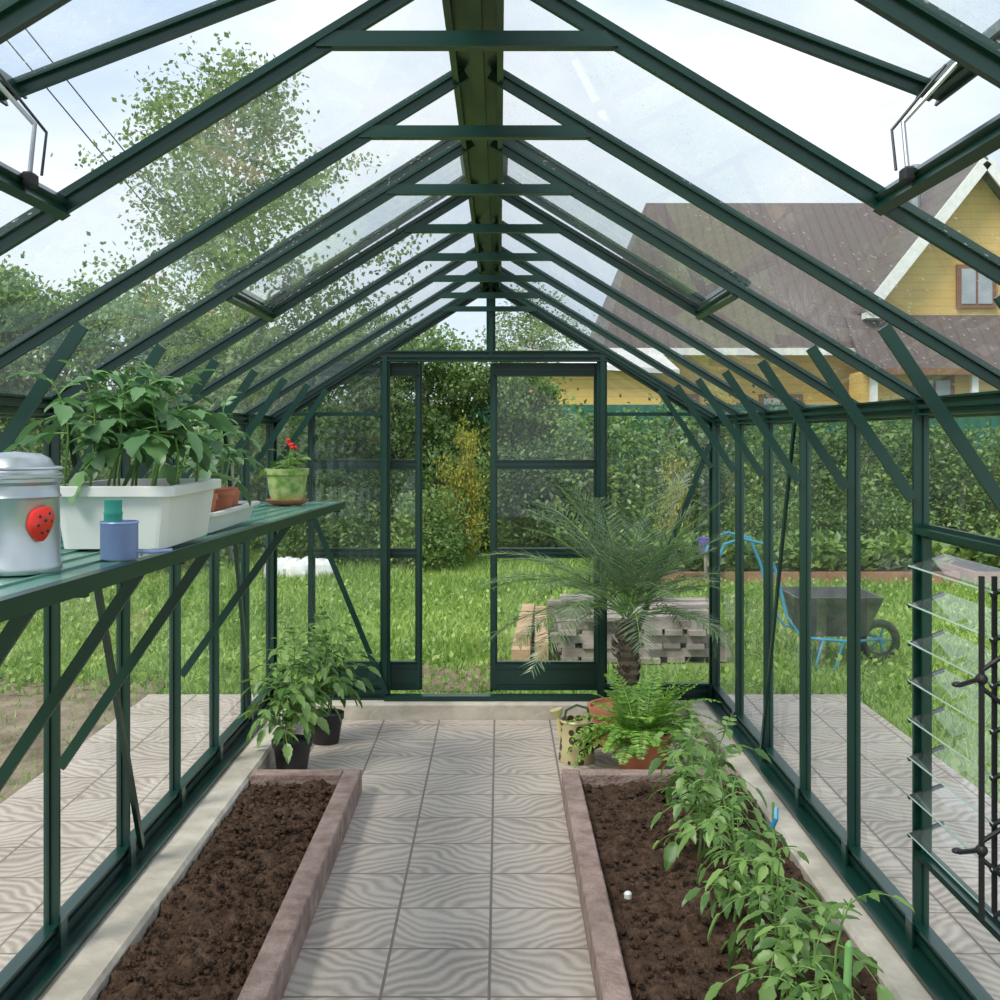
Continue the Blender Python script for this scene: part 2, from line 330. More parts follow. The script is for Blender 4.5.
# ---------------------------------------------------------------- walls
def sidewall(name,X,sg,braces,skip=None):
    e=empty(name,(X,3,ZB));f=MB();gl=MB();n=(sg,0,0)
    for y in YS: f.beam((X,y,ZB+.06),(X,y,ZE),.03,.04,n)
    f.beam((X-.0*sg,YN,ZB+.04),(X,YF,ZB+.04),.08,.04,(sg,0,0),'U')
    f.beam((X-.045*sg,YN,ZB+.01),(X-.045*sg,YF,ZB+.01),.05,.016,(0,0,1),'B')
    f.beam((X+.01*sg,YN,ZE),(X+.01*sg,YF,ZE),.05,.05,n,'U')
    f.beam((X+.06*sg,YN,ZE-.01),(X+.06*sg,YF,ZE-.01),.045,.05,n,'B')
    for y in YS:
        x1=X-sg*.315
        f.beam((X-.03*sg,y-.02,1.37),(x1,y-.02,roofz(x1)-.03),.03,.012,(0,1,0),'B')
        f.beam((X-.03*sg,y,ZB+.0),(X-.03*sg,y,ZB+.09),.05,.006,n,'B')
    for (ya,za,yb,zb) in braces: f.beam((X-.03*sg,ya,za),(X-.03*sg,yb,zb),.026,.016,n,'L')
    for i in range(len(YS)-1):
        if skip==i:
            z0,z1=.37,1.28;Xg=X+.012*sg
            f.beam((X,YS[i],z1),(X,YS[i+1],z1),.04,.035,n,'T');f.beam((X,YS[i],z0),(X,YS[i+1],z0),.04,.035,n,'T')
            for a,b in((ZB+.08,z0),(z1,ZE)): gl.add([(Xg,YS[i],a),(Xg,YS[i+1],a),(Xg,YS[i+1],b),(Xg,YS[i],b)],[(0,1,2,3)])
            continue
        gl.add([(X+.012*sg,YS[i],ZB+.08),(X+.012*sg,YS[i+1],ZB+.08),(X+.012*sg,YS[i+1],ZE),(X+.012*sg,YS[i],ZE)],[(0,1,2,3)])
    f.obj('frame',[FR],e);gl.obj('glass',[GLW],e);return e
sidewall('wall_left',XL,-1,[(3.32,1.6,4.0,.13),(5.2,1.6,5.76,.13)])
sidewall('wall_right',XR,1,[(4.55,1.6,5.14,.13)],skip=5)
LX=XR+.005;y0,y1=YS[6],YS[5]
e=empty('window_5',(LX,(y0+y1)/2,.82));f=MB();gl=MB()
for z in np.linspace(.45,1.2,8):
    dz=.018;dx=.05
    gl.add([(LX-dx,y0+.03,z-dz),(LX-dx,y1-.03,z-dz),(LX+dx,y1-.03,z+dz),(LX+dx,y0+.03,z+dz)],[(0,1,2,3)])
    gl.add([(LX-dx,y0+.03,z-dz),(LX-dx,y1-.03,z-dz),(LX-dx,y1-.03,z-dz+.005),(LX-dx,y0+.03,z-dz+.005)],[(0,1,2,3)],1)
    for yy in(y0+.045,y1-.03): f.beam((LX-dx,yy,z-dz-.005),(LX+dx,yy,z+dz-.005),.010,.008,(0,1,0),'B',m=1)
f.beam((LX,y1-.035,.37),(LX,y1-.035,1.28),.015,.025,(1,0,0),'B',m=0)
f.beam((LX,y0+.05,.37),(LX,y0+.05,1.28),.02,.03,(1,0,0),'B',m=1)
xr=LX-.068;yr=y0+.05
f.beam((xr,yr,.42),(xr,yr,1.22),.012,.010,(1,0,0),'B',m=1)
f.beam((xr+.03,yr,.42),(xr+.03,yr,1.22),.006,.012,(1,0,0),'B',m=1)
for zc in(.58,.98):
    f.tube([(xr+.06,yr-.02,zc+.07),(xr,yr,zc+.02),(xr-.005,yr+.0,zc),(xr-.025,yr+.07,zc-.03)],.006,6,1)
    f.tube([(xr+.06,yr-.02,zc-.07),(xr,yr,zc-.02),(xr-.005,yr,zc)],.006,6,1)
    f.ell((xr-.025,yr+.08,zc-.03),(.014,.012,.007),1);f.ell((xr,yr,zc),(.014,.016,.014),1)
f.obj('frame_and_lever',[FR,BLACK,GREY],e);gl.obj('slats',[glassmat('louvre_glass',.08),mat('polished_glass_edge',(.55,.72,.66),None,.2)],e)
# ---------------------------------------------------------------- roof
e=empty('ceiling',(XC,3,ZE));f=MB();gl=MB();
for sd,X in((-1,XL),(1,XR)):
    w=abs(X-XC);nr=np.array([sd*(ZR-ZE),0,w]);nr/=np.linalg.norm(nr)
    for y in YS: f.beam((XC+sd*.03,y,roofz(XC+sd*.03)),(X+sd*.03,y,ZE),.034,.034,nr)
    for i in range(len(YS)-1):
        a,b=YS[i],YS[i+1]
        xs=XC+sd*.02
        if i in(7,): xs=XC+sd*.72
        xe=X+sd*.05
        off=nr*.012
        def P(x,y): return (x+off[0],y,roofz(x)+off[2]) if abs(x-XC)<w else (x+off[0],y,ZE+off[2]-.02)
        gl.add([P(xs,a),P(xs,b),P(xe,b),P(xe,a)],[(0,1,2,3)])
        if i in(4,7):
            x=XC+sd*.72;f.beam((x,a,roofz(x)),(x,b,roofz(x)),.04,.03,nr,'T')
f.beam((XC,YN,ZR-.005),(XC,YF,ZR-.005),.115,.08,(0,0,1),'U')
for y in YS[:-1]:
    z=2.235
    f.add([(XC-.27,y-.013,z),(XC+.255,y-.013,z),(XC+.235,y-.013,z+.022),(XC-.25,y-.013,z+.022),(XC-.27,y-.008,z),(XC+.255,y-.008,z),(XC+.235,y-.008,z+.022),(XC-.25,y-.008,z+.022)],[(0,1,2,3),(7,6,5,4),(0,4,5,1),(3,2,6,7),(0,3,7,4),(1,5,6,2)])
    f.beam((XC-.272,y,z-.003),(XC+.257,y,z-.003),.028,.005,(0,0,1),'B')
f.obj('frame',[FR],e);gl.obj('glass',[GLR],e)
def vent(name,sd,i,open_):
    a,b=YS[i]-.03,YS[i+1]+.03
    dx=.80;sl=.345 if open_ else (ZR-ZE)/1.225
    x0,z0=XC+sd*.05,ZR+.03;x1,z1=XC+sd*dx,ZR+.02-sl*dx
    if not open_: x1=XC+sd*.74;z1=roofz(x1)+.045;z0=roofz(x0)+.045
    e=empty(name,((x0+x1)/2,(a+b)/2,(z0+z1)/2));f=MB();g=MB()
    n=np.array([sd*(z0-z1),0,abs(x1-x0)])
    for y in(a,b): f.beam((x0,y,z0),(x1,y,z1),.036,.026,n,'T')
    f.beam((x1,a+.02,z1),(x1,b-.02,z1),.04,.026,n,'U');f.beam((x0,a,z0),(x0,b,z0),.04,.03,n,'B')
    g.add([(x0,a,z0+.008),(x0,b,z0+.008),(x1,b,z1+.008),(x1,a,z1+.008)],[(0,1,2,3)])
    if open_:
        ym=a-.16;xs=XC+sd*.70
        f.tube([(x1-sd*.02,ym,z1),(xs,ym+.02,(z1+roofz(xs))/2),(xs-sd*.0,ym,roofz(xs)+.01)],.004,8,1)
        f.tube([(x1-sd*.035,ym+.01,z1),(xs-sd*.015,ym+.03,(z1+roofz(xs))/2-.01),(xs-sd*.015,ym+.01,roofz(xs)+.01)],.0025,8,2)
        f.box((xs-.010,ym-.015,roofz(xs)-.012),(xs+.010,ym+.015,roofz(xs)+.012),2,bev=.004)
    f.obj('frame',[FR,GREY,BLACK],e);g.obj('glass',[GLR],e)
vent('window_1',-1,7,True);vent('window_2',1,7,True);vent('window_3',-1,4,False);vent('window_4',1,4,False)
# ---------------------------------------------------------------- back gable
e=empty('wall_back',(XC,YF,ZB));f=MB();gl=MB();n=(0,1,0);Y=YF+.03;DL,DR=-.635,.565;ZH=1.985
for x in(XL+.005,XR-.005): f.beam((x,Y,ZB+.02),(x,Y,ZE),.05,.05,n)
for x in(DL,DR): f.beam((x,Y,ZB+.02),(x,Y,ZH+.0),.055,.055,n)
f.beam((XL,Y,ZB+.045),(DL,Y,ZB+.045),.09,.05,n,'U');f.beam((DR,Y,ZB+.045),(XR,Y,ZB+.045),.09,.05,n,'U')
f.beam((DL,Y-.02,ZB+.014),(DR,Y-.02,ZB+.014),.028,.07,(0,1,0),'B')
f.beam((DL-.03,Y,ZH),(DR+.03,Y,ZH),.06,.06,n,'U')
f.beam((XC,Y,ZH),(XC,Y,ZR),.05,.05,n)
for x in(XL,XR): f.beam((XC,Y,ZR-.01),(x,Y,ZE-.01),.06,.05,n,'T')
f.beam((XL,Y,1.665),(DL,Y,1.665),.02,.02,n,'B');f.beam((DR,Y,1.665),(XR,Y,1.665),.02,.02,n,'B')
f.beam((-1.03,Y-.04,1.12),(-.625,Y-.04,.13),.03,.016,n,'L');f.beam((1.15,Y-.04,1.5),(.62,Y-.04,.13),.03,.016,n,'L')
Yg=Y+.012
gl.add([(XL,Yg,ZB+.05),(DL,Yg,ZB+.05),(DL,Yg,roofz(DL)),(XL,Yg,ZE)],[(0,1,2,3)])
gl.add([(DR,Yg,ZB+.05),(XR,Yg,ZB+.05),(XR,Yg,ZE),(DR,Yg,roofz(DR))],[(0,1,2,3)])
gl.add([(DL,Yg,ZH),(DR,Yg,ZH),(DR,Yg,roofz(DR)),(XC,Yg,ZR),(DL,Yg,roofz(DL))],[(0,1,2,3,4)])
f.obj('frame',[FR],e);gl.obj('glass',[GLW],e)
GLD=glassmat('door_glass',.012,f=.3)
def door(name,x0,x1,Y):
    e=empty(name,((x0+x1)/2,Y,ZB));f=MB();g=MB();za,zb=ZB+.035,1.95
    for x in(x0,x1): f.beam((x,Y,za),(x,Y,zb),.04,.035,(0,1,0),'T')
    f.beam((x0,Y,zb-.035),(x1,Y,zb-.035),.075,.035,(0,1,0),'U')
    for z in(1.385,.89): f.beam((x0,Y,z),(x1,Y,z),.055,.032,(0,1,0),'U')
    f.box((x0,Y-.012,za),(x1,Y+.012,.27));f.beam((x0,Y,.265),(x1,Y,.265),.04,.034,(0,1,0),'U');f.beam((x0,Y,za+.02),(x1,Y,za+.02),.04,.034,(0,1,0),'U')
    g.add([(x0,Y+.01,.27),(x1,Y+.01,.27),(x1,Y+.01,zb),(x0,Y+.01,zb)],[(0,1,2,3)])
    f.obj('frame',[FR,BLACK],e);g.obj('glass',[GLD],e)
door('door_1',-1.055,-.455,YF+.11);door('door_2',-.035,.545,YF+.11)
# ---------------------------------------------------------------- shelf
def sz(y): return 1.55-(.235+.068*(y-1.67)/3.63)
e=empty('staging_shelf',(-.97,3,1.2));f=MB();ya,yb=.6,5.25
xs=np.linspace(-1.235,-.715,9)
for i in range(8):
    a,b=xs[i],xs[i+1]-.006
    V=[(x,y,sz(y)+dz) for dz in(-.012,0) for y in(ya,yb) for x in(a,b)]
    f.add(V,[(0,2,3,1),(4,5,7,6),(0,1,5,4),(2,6,7,3),(0,4,6,2),(1,3,7,5)],0)
    V=[(x,y,sz(y)+dz) for dz in(-.0,.004) for y in(ya,yb) for x in(a,a+.006)]
    f.add(V,[(0,2,3,1),(4,5,7,6),(0,1,5,4),(2,6,7,3),(0,4,6,2),(1,3,7,5)],0)
f.beam((-.712,ya,sz(ya)-.014),(-.712,yb,sz(yb)-.014),.03,.022,(1,0,0),'U',1)
f.beam((-1.235,ya,sz(ya)-.02),(-1.235,yb,sz(yb)-.02),.03,.02,(1,0,0),'B',1)
for y in(YS[3],YS[5],YS[6],YS[7]):
    f.beam((-1.232,y-.03,.62),(-.80,y-.03,sz(y)-.03),.028,.014,(0,1,0),'L',1)
    f.beam((-1.235,y-.03,sz(y)-.025),(-.715,y-.03,sz(y)-.025),.028,.018,(0,1,0),'L',1)
f.beam((-1.235,5.2,sz(5.2)-.03),(-.715,5.2,sz(5.2)-.03),.03,.018,(0,1,0),'L',1)
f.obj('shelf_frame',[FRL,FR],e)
# galvanised can
cx,cy=-.845,2.02;z0=sz(cy)
e=empty('galvanised_can',(cx,cy,z0+.005));b=MB();R=.078
b.lathe([(R-.002,.0),(R,.004),(R,.012),(R-.003,.016),(R-.004,.125),(R-.001,.13),(R-.004,.135),(R-.005,.15),(R+.001,.156),(R+.001,.168),(R-.006,.174),(R-.012,.182),(R-.02,.196),(R-.035,.204),(.0005,.208)],(cx,cy,z0+.005),48,0)
for zz in(.160,.176): b.lathe([(R-.001,zz),(R+.003,zz+.003),(R-.001,zz+.006)],(cx,cy,z0+.005),48,0,cap=False)
b.obj('body',[STEEL],e,smooth=True)
b=MB();a=math.radians(-36);ux,uy=math.cos(a),math.sin(a)
bx,by,bz=cx+R*ux,cy+R*uy,z0+.092
def lb(du,dv,off): 
    tx,ty=-uy,ux
    return (bx+tx*du+ux*off,by+ty*du+uy*off,bz+dv+.25*du)
K=26;ring=[]
for q,o_ in((1.0,-.004),(.97,.006),(.7,.012),(.35,.0145)):
    for k in range(K):
        t_=2*math.pi*k/K;rr_=1-.18*max(0,math.sin(t_))**6
        ring.append(lb(.024*q*math.cos(t_)*(1-.35*max(0,-math.sin(t_))),.032*q*math.sin(t_)*rr_,o_))
ring.append(lb(0,0,.0155))
F=[(i*K+j,i*K+(j+1)%K,(i+1)*K+(j+1)%K,(i+1)*K+j) for i in range(3) for j in range(K)]+[(3*K+j,3*K+(j+1)%K,4*K) for j in range(K)]
b.add(ring,F,0)
for (du,dz,o_) in((.009,.014,.0115),(-.009,.014,.0115),(.012,.0,.0115),(-.012,.0,.0115),(.005,-.014,.012),(-.005,-.014,.012),(0,.005,.0145)):
    b.ell(lb(du,dz,o_),(.0032,.0032,.0034),1,8,6)
b.obj('ladybug_ornament',[RED,BLACK],e,smooth=True)
def trough(mb,x0,x1,y0,y1,z,h,t=.02,m=0,soil=1):
    ins=.018
    def ring(x0,x1,y0,y1,z,r=.02,k=4):
        out=[]
        for (cx,cy,a0) in((x1-r,y1-r,0),(x0+r,y1-r,90),(x0+r,y0+r,180),(x1-r,y0+r,270)):
            for i in range(k+1):
                a=math.radians(a0+90*i/k);out.append((cx+r*math.cos(a),cy+r*math.sin(a),z))
        return out
    R=[ring(x0+ins,x1-ins,y0+ins,y1-ins,z),ring(x0+.004,x1-.004,y0+.004,y1-.004,z+h*.82),ring(x0+.002,x1-.002,y0+.002,y1-.002,z+h*.83),ring(x0-.01,x1+.01,y0-.01,y1+.01,z+h*.84),ring(x0-.01,x1+.01,y0-.01,y1+.01,z+h*.99),ring(x0-.006,x1+.006,y0-.006,y1+.006,z+h),ring(x0+.006,x1-.006,y0+.006,y1-.006,z+h),ring(x0+.01,x1-.01,y0+.01,y1-.01,z+h*.85)]
    k=len(R[0]);V=sum(R,[]);F=[(i*k+j,i*k+(j+1)%k,(i+1)*k+(j+1)%k,(i+1)*k+j) for i in range(len(R)-1) for j in range(k)]
    F.append(tuple(range(k))[::-1]);mb.add(V,F,m);mb.add(R[-1],[tuple(range(k))],soil)
zb=max(sz(2.45),sz(2.85))+.006
e=empty('seedling_planter_box',(-.81,2.66,zb));b=MB();trough(b,-.955,-.70,2.46,2.88,zb,.135);b.obj('box',[WHITE,SOIL],e)
b=MB();
for i in range(12):
    plant(b,(-.93+.22*((i*.37)%1),2.5+.34*(i/12),zb+.11),random.uniform(.20,.29),7,.105,(random.uniform(-.05,.03),random.uniform(-.05,.03)),.9,2,.72,.60,.42,.0036)
b.obj('seedlings',[LSEED,STEM],e,smooth=True)
zb=sz(3.15)+.006
e=empty('seedling_tray',(-.8,3.3,zb));b=MB();trough(b,-.93,-.742,3.0,3.55,zb,.055);
for (x,y) in((-.8,3.1),(-.8,3.3),(-.88,3.2),(-.82,3.47)):
    b.lathe([(.03,.02),(.042,.085),(.046,.085),(.046,.1),(.04,.1),(.038,.085),(.0005,.085)],(x,y,zb),20,2)
b.obj('tray',[WHITE,SOIL,TERR],e,smooth=True)
b=MB()
for (x,y) in((-.8,3.1),(-.8,3.3),(-.88,3.2),(-.82,3.47)): plant(b,(x,y,zb+.08),random.uniform(.18,.27),7,.1,(.0,0),1,2,.66,.58,.3,.003)
b.obj('seedlings',[LSEED,STEM],e,smooth=True)
cx,cy=-.745,2.27;z0=sz(cy)+.004
e=empty('enamel_mug',(cx,cy,z0));b=MB()
b.lathe([(.034,0),(.036,.003),(.036,.068),(.038,.071),(.036,.074),(.034,.07),(.032,.01),(.0005,.008)],(cx,cy,z0),32,0)
b.tube([(cx+.034,cy-.0,z0+.015),(cx+.06,cy+.01,z0+.012),(cx+.095,cy+.03,z0+.014)],.0035,8,0)
b.lathe([(.016,.03),(.018,.055),(.0185,.07),(.0175,.072),(.0175,.085),(.0185,.09),(.017,.093),(.0170,.11),(.0175,.115),(.0005,.116)],(cx-.012,cy,z0),24,1)
b.obj('mug',[BLUE,TEAL],e,smooth=True)
e=empty('garden_snips',(-.735,2.42,sz(2.42)));b=MB();z=sz(2.36)+.008
b.tube([(-.76,2.33,z),(-.735,2.37,z+.002),(-.72,2.43,z)],.0035,6,0);b.tube([(-.77,2.37,z),(-.74,2.37,z+.002),(-.72,2.33,z)],.0035,6,0)
b.obj('snips',[GREY,BLACK],e)
cx,cy=-.885,4.82;z0=sz(4.82)+.005
e=empty('potted_geranium',(cx,cy,z0));b=MB()
b.lathe([(.06,0),(.085,.012),(.09,.022),(.082,.022),(.07,.012)],(cx,cy,z0),32,1)
b.lathe([(.062,.014),(.074,.05),(.083,.12),(.09,.125),(.092,.15),(.084,.15),(.08,.13),(.0005,.128)],(cx,cy,z0),32,0)
b.obj('pot',[LIME,TERR],e,smooth=True)
b=MB();
for i in range(3): plant(b,(cx+random.uniform(-.03,.03),cy+random.uniform(-.03,.03),z0+.12),.08,4,.07,(0,0),.8,1,.9,.6,.2,.003)
b.tube([(cx,cy,z0+.12),(cx+.01,cy,z0+.2),(cx+.02,cy,z0+.25)],.003,6,1)
for i in range(9): b.ell((cx+.02+random.uniform(-.018,.018),cy+random.uniform(-.02,.02),z0+.25+random.uniform(-.02,.02)),(.009,.009,.008),2,7,5)
b.obj('plant',[LTOM,STEM,RED],e,smooth=True)
def pot(mb,c,r,h,m=0,soil=1):
    mb.lathe([(r*.72,0),(r*.75,.004),(r*.95,h*.8),(r*1.03,h*.81),(r*1.05,h),(r*.96,h),(r*.93,h*.88),(.0005,h*.88)],c,28,m)
for (x,y,z,n,h) in((-.955,5.33,0.001,5,.50),(-.88,5.85,.001,6,.52)):
    e=empty('potted_tomato',(x,y,z));b=MB();pot(b,(x,y,z),.09,.15);b.obj('pot',[BLACK],e,smooth=True)
    b=MB()
    for i in range(n): plant(b,(x+random.uniform(-.04,.04),y+random.uniform(-.04,.04),z+.12),h*random.uniform(.7,1),13,.17,(random.uniform(-.06,.14),random.uniform(-.08,.05)),1.0,2,.55,.42,.25,.004)
    b.obj('plant',[LTOM,STEM],e,smooth=True)
# ---------------------------------------------------------------- palm
cx,cy=.645,5.92
e=empty('potted_palm',(cx,cy,0));b=MB()
b.lathe([(.17,.001),(.21,.01),(.215,.03),(.2,.03),(.18,.012)],(cx-.02,cy,0),36,0);
b.lathe([(.13,.012),(.145,.02),(.185,.14),(.2,.142),(.2,.17),(.185,.17),(.18,.15),(.0005,.15)],(cx,cy,0),36,0)
b.obj('pot',[TERR],e,smooth=True)
b=MB();pts=[(cx+.012*math.sin(t*3),cy,.14+.46*t) for t in np.linspace(0,1,22)]
b.tube(pts,[.038+.010*(i%2)+.012*(i/21) for i in range(22)],12,0)
for i in range(110):
    t=random.random();a=i*2.4;r=.045+.012*t;p=(cx+r*math.cos(a),cy+r*math.sin(a),.16+.42*t)
    b.leaves([p],[(math.cos(a)*.6,math.sin(a)*.6,.8)],[(math.cos(a),math.sin(a),-.5)],.05,.03,RH_V,RH_F,0)
b.obj('trunk',[BARK],e)
b=MB();top=np.array([cx,cy,.62])
for i in range(44):
    a=i*2.399+random.uniform(-.2,.2);f_=i/44;el=1.30-1.0*f_+random.uniform(-.1,.1);L=random.uniform(.66,.86)
    c_,s_=math.cos(a)*math.cos(el),math.sin(a)*math.cos(el)
    d=np.array([c_,s_,math.sin(el)])
    r=arc(top+d*.02+np.array([0,0,random.uniform(-.02,.05)]),d,L,1.10+.15*f_,26)
    b.tube(r,np.linspace(.0045,.0012,len(r)),4,1)
    P=[];D=[];Nn=[];LL=[]
    for k in range(4,len(r)-1):
        for h_ in(0,.5):
            dd=r[k+1]-r[k];dd/=np.linalg.norm(dd);sdv=np.cross(dd,[0,0,1]);sdv/=np.linalg.norm(sdv)+1e-6;nn=np.cross(sdv,dd)
            t=k/26;l=.17*math.sin(math.pi*min(1,t*.85+.12))**.6
            for sg in(-1,1):
                P.append(r[k]+(r[k+1]-r[k])*h_);D.append(dd*.95+sdv*sg+nn*.35+np.array([0,0,-.1])+rng.normal(0,.12,3));Nn.append(nn);LL.append(l*random.uniform(.8,1.1))
    LL=np.array(LL);b.leaves(P,D,Nn,LL,.006,[(0,0,0),(.3,.5,-.02),(.65,.4,-.08),(1,0,-.18),(.65,-.4,-.08),(.3,-.5,-.02)],[(0,1,2,5),(5,2,3,4)],0)
b.soft(0,.95,.17);b.soft(1,6.16,.16)
b.obj('fronds',[LPALM,STEM],e)
# ---------------------------------------------------------------- fern
cx,cy=.66,5.38
e=empty('potted_fern',(cx,cy,0));b=MB();b.lathe([(.1,.001),(.105,.006),(.135,.15),(.148,.152),(.148,.18),(.135,.18),(.13,.16),(.0005,.16)],(cx,cy,0),32,0);b.obj('pot',[TERR],e,smooth=True)
b=MB()
for i in range(85):
    a=i*2.399;el=random.uniform(.25,1.4);L=random.uniform(.26,.43)
    if math.cos(a)<-.3: L*=.82
    if math.sin(a)<-.3 and math.cos(a)<.2: L*=.7
    d=np.array([math.cos(a)*math.cos(el),math.sin(a)*math.cos(el),math.sin(el)])
    r=arc((cx+math.cos(a)*.05,cy+math.sin(a)*.05,.16),d,L,random.uniform(1.1,1.8),20);b.tube(r,np.linspace(.003,.001,len(r)),3,1)
    P=[];D=[];Nn=[];LL=[]
    for k in range(2,len(r)-1):
        dd=r[k+1]-r[k];dd/=np.linalg.norm(dd);sdv=np.cross(dd,[0,0,1]);sdv/=np.linalg.norm(sdv)+1e-6;nn=np.cross(sdv,dd)
        for sg in(-1,1):
            P.append(r[k]);D.append(sdv*sg+dd*.35+rng.normal(0,.1,3));Nn.append(nn+rng.normal(0,.2,3));LL.append(.055*math.sin(math.pi*(k/21*.85+.12)))
    LL=np.array(LL);b.leaves(P,D,Nn,LL,.015,RH_V,RH_F,0)
b.obj('fronds',[LFERN,STEM],e)
# ---------------------------------------------------------------- spotted watering can
m,t,o=nt('spotted_enamel');bb=N(t,'ShaderNodeBsdfPrincipled');t.links.new(bb.outputs[0],o.inputs[0]);bb.inputs['Roughness'].default_value=.35
tc=N(t,'ShaderNodeTexCoord');v=N(t,'ShaderNodeTexVoronoi');v.inputs['Scale'].default_value=22;v.inputs['Randomness'].default_value=.7;t.links.new(tc.outputs['Object'],v.inputs['Vector'])
lt=N(t,'ShaderNodeMath',operation='LESS_THAN');lt.inputs[1].default_value=.42;t.links.new(v.outputs['Distance'],lt.inputs[0])
mx=N(t,'ShaderNodeMix',data_type='RGBA');t.links.new(lt.outputs[0],mx.inputs[0]);mx.inputs[6].default_value=(.52,.46,.24,1);mx.inputs[7].default_value=(.06,.03,.02,1);t.links.new(mx.outputs[2],bb.inputs['Base Color']);SPOT=m
CREAM=mat('yellow_enamel',(.52,.45,.20),None,.35)
cx,cy=.365,5.52
e=empty('watering_can',(cx,cy,0));b=MB()
b.lathe([(.084,.001),(.087,.006),(.080,.1),(.076,.19),(.079,.194),(.076,.2),(.07,.2),(.068,.18),(.0005,.17)],(cx,cy,0),32,0)
b.lathe([(.0765,.186),(.081,.192),(.0765,.199)],(cx,cy,0),32,1,cap=False)
b.tube([(cx-.06,cy,.07),(cx-.075,cy,.12),(cx-.085,cy,.18),(cx-.09,cy,.215)],[.018,.014,.011,.011],10,1)
b.tube([(cx-.088,cy,.205),(cx-.095,cy,.235),(cx-.098,cy,.245)],[.012,.03,.032],14,1)
b.tube([(cx-.06,cy,.19),(cx-.05,cy,.24),(cx-.0,cy,.265),(cx+.05,cy,.25),(cx+.07,cy,.19)],.006,8,2)
b.tube([(cx+.07,cy-.02,.18),(cx+.1,cy-.02,.17),(cx+.115,cy-.02,.12),(cx+.1,cy-.02,.07),(cx+.078,cy-.02,.06)],.006,8,2)
b.obj('can',[SPOT,CREAM,mat('dark_green_enamel',(.04,.10,.03),None,.4)],e,smooth=True)
# ---------------------------------------------------------------- bed tomatoes
pos=[(.74,4.72,.34,0),(.80,4.42,.40,1),(.70,4.10,.44,1),(.78,3.82,.36,0),(.71,3.52,.44,1),(.77,3.28,.36,0),(.73,3.04,.42,1),(.81,2.86,.36,0),(.75,2.70,.34,1)]
for (x,y,h,big) in pos:
    e=empty('tomato_plant',(x,y,.06));b=MB()
    plant(b,(x,y,.05),h,14 if big else 10,.165,(random.uniform(-.06,.06),random.uniform(-.08,.05)),1.3,2,.56,.42,.12,.005)
    plant(b,(x+.02,y+.03,.05),h*.7,9 if big else 5,.14,(random.uniform(-.09,.07),random.uniform(-.1,.1)),1.3,2,.56,.42,.2,.004)
    b.soft(0,1.0,.12)
    b.obj('plant',[LTOM,STEM],e,smooth=True)
b=MB();b.tube([(.79,2.66,.03),(.792,2.66,.2),(.80,2.66,.38)],.009,10,0);b.tube([(.80,2.66,.38),(.801,2.66,.39)],[.009,.004],10,0)
b.obj('plant_stake',[mat('green_stake',(.16,.38,.10),(.24,.48,.16),.5)],origin=(.8,2.66,.05))
b=MB();b.tube([(.93,3.95,.03),(.93,3.95,.3)],.005,6,0);b.tube([(.92,3.94,.21),(.935,3.93,.25),(.94,3.95,.28)],.009,6,1);b.obj('plant_tie_stake',[STEM,CYAN],origin=(.93,3.95,.05))
b=MB();b.lathe([(.012,0),(.013,.015),(.009,.02),(.0005,.021)],(.41,3.72,.065),12,0);b.obj('plant_label',[WHITE],origin=(.41,3.72,.065))
# ---------------------------------------------------------------- outside props
b=MB();z=-.06;Y0=8.2
for k in range(6):
    if k%2==0:
        x=.42
        while x<1.55:
            if random.random()<.85: b.box((x,Y0+random.uniform(-.05,.05),z),(x+.12,Y0+1.2,z+.035),0,rot=random.uniform(-.03,.03))
            x+=.15
        z+=.036
    else:
        for y in(Y0+.03,Y0+.5,Y0+1): b.box((.42+random.uniform(-.07,.05),y,z),(1.55+random.uniform(-.15,.1),y+.1,z+.06),0)
        z+=.062
for i in range(6): b.box((.5+random.uniform(-.1,.3),Y0+.02+i*.2,z),(1.3+random.uniform(-.2,.4),Y0+.17+i*.2,z+.025),0,rot=random.uniform(-.2,.2))
b.obj('plank_stack',[WOODG])
b=MB()
b.box((.12,8.05,-.06),(.25,9.7,.06),0,rot=-.05);b.box((.265,8.02,-.06),(.36,9.7,.12),0,rot=-.03);b.box((.15,8.2,.061),(.25,9.7,.14),0,rot=-.05)
b.obj('timber_beams',[WOODB])
e=empty('wheelbarrow',(2.2,8.2,-.07));b=MB();x,y=2.32,8.2
V=[(x-.22,y-.2,.16),(x+.20,y-.2,.16),(x+.20,y+.2,.16),(x-.22,y+.2,.16),(x-.30,y-.3,.44),(x+.30,y-.3,.44),(x+.30,y+.3,.44),(x-.30,y+.3,.44),(x-.28,y-.28,.44),(x+.28,y-.28,.44),(x+.28,y+.28,.44),(x-.28,y+.28,.44),(x-.2,y-.18,.18),(x+.18,y-.18,.18),(x+.18,y+.18,.18),(x-.2,y+.18,.18)]
b.add(V,[(0,3,2,1),(0,1,5,4),(1,2,6,5),(2,3,7,6),(3,0,4,7),(4,5,9,8),(5,6,10,9),(6,7,11,10),(7,4,8,11),(8,9,13,12),(9,10,14,13),(10,11,15,14),(11,8,12,15),(12,13,14,15)],0)
for sg in(-1,1):
    yy=y+sg*.24
    b.tube([(x+.36,y+sg*.05,.12),(x+.1,yy,.13),(x-.25,yy,.16),(x-.35,yy,.3),(x-.42,yy,.6),(x-.5,yy,.8),(x-.66,yy,.84),(x-.78,yy,.8),(x-.82,yy,.7)],.011,8,1)
    b.tube([(x-.1,yy,.14),(x-.16,yy,-.06),(x-.02,yy,-.06),(x+.04,yy,.14)],.010,8,1)
ang=np.linspace(0,2*math.pi,25);b.tube([(x+.36+.12*math.cos(a),y,.10+.12*math.sin(a)) for a in ang],.03,10,2)
b.tube([(x+.36,y-.08,.1),(x+.36,y+.08,.1)],.02,8,1)
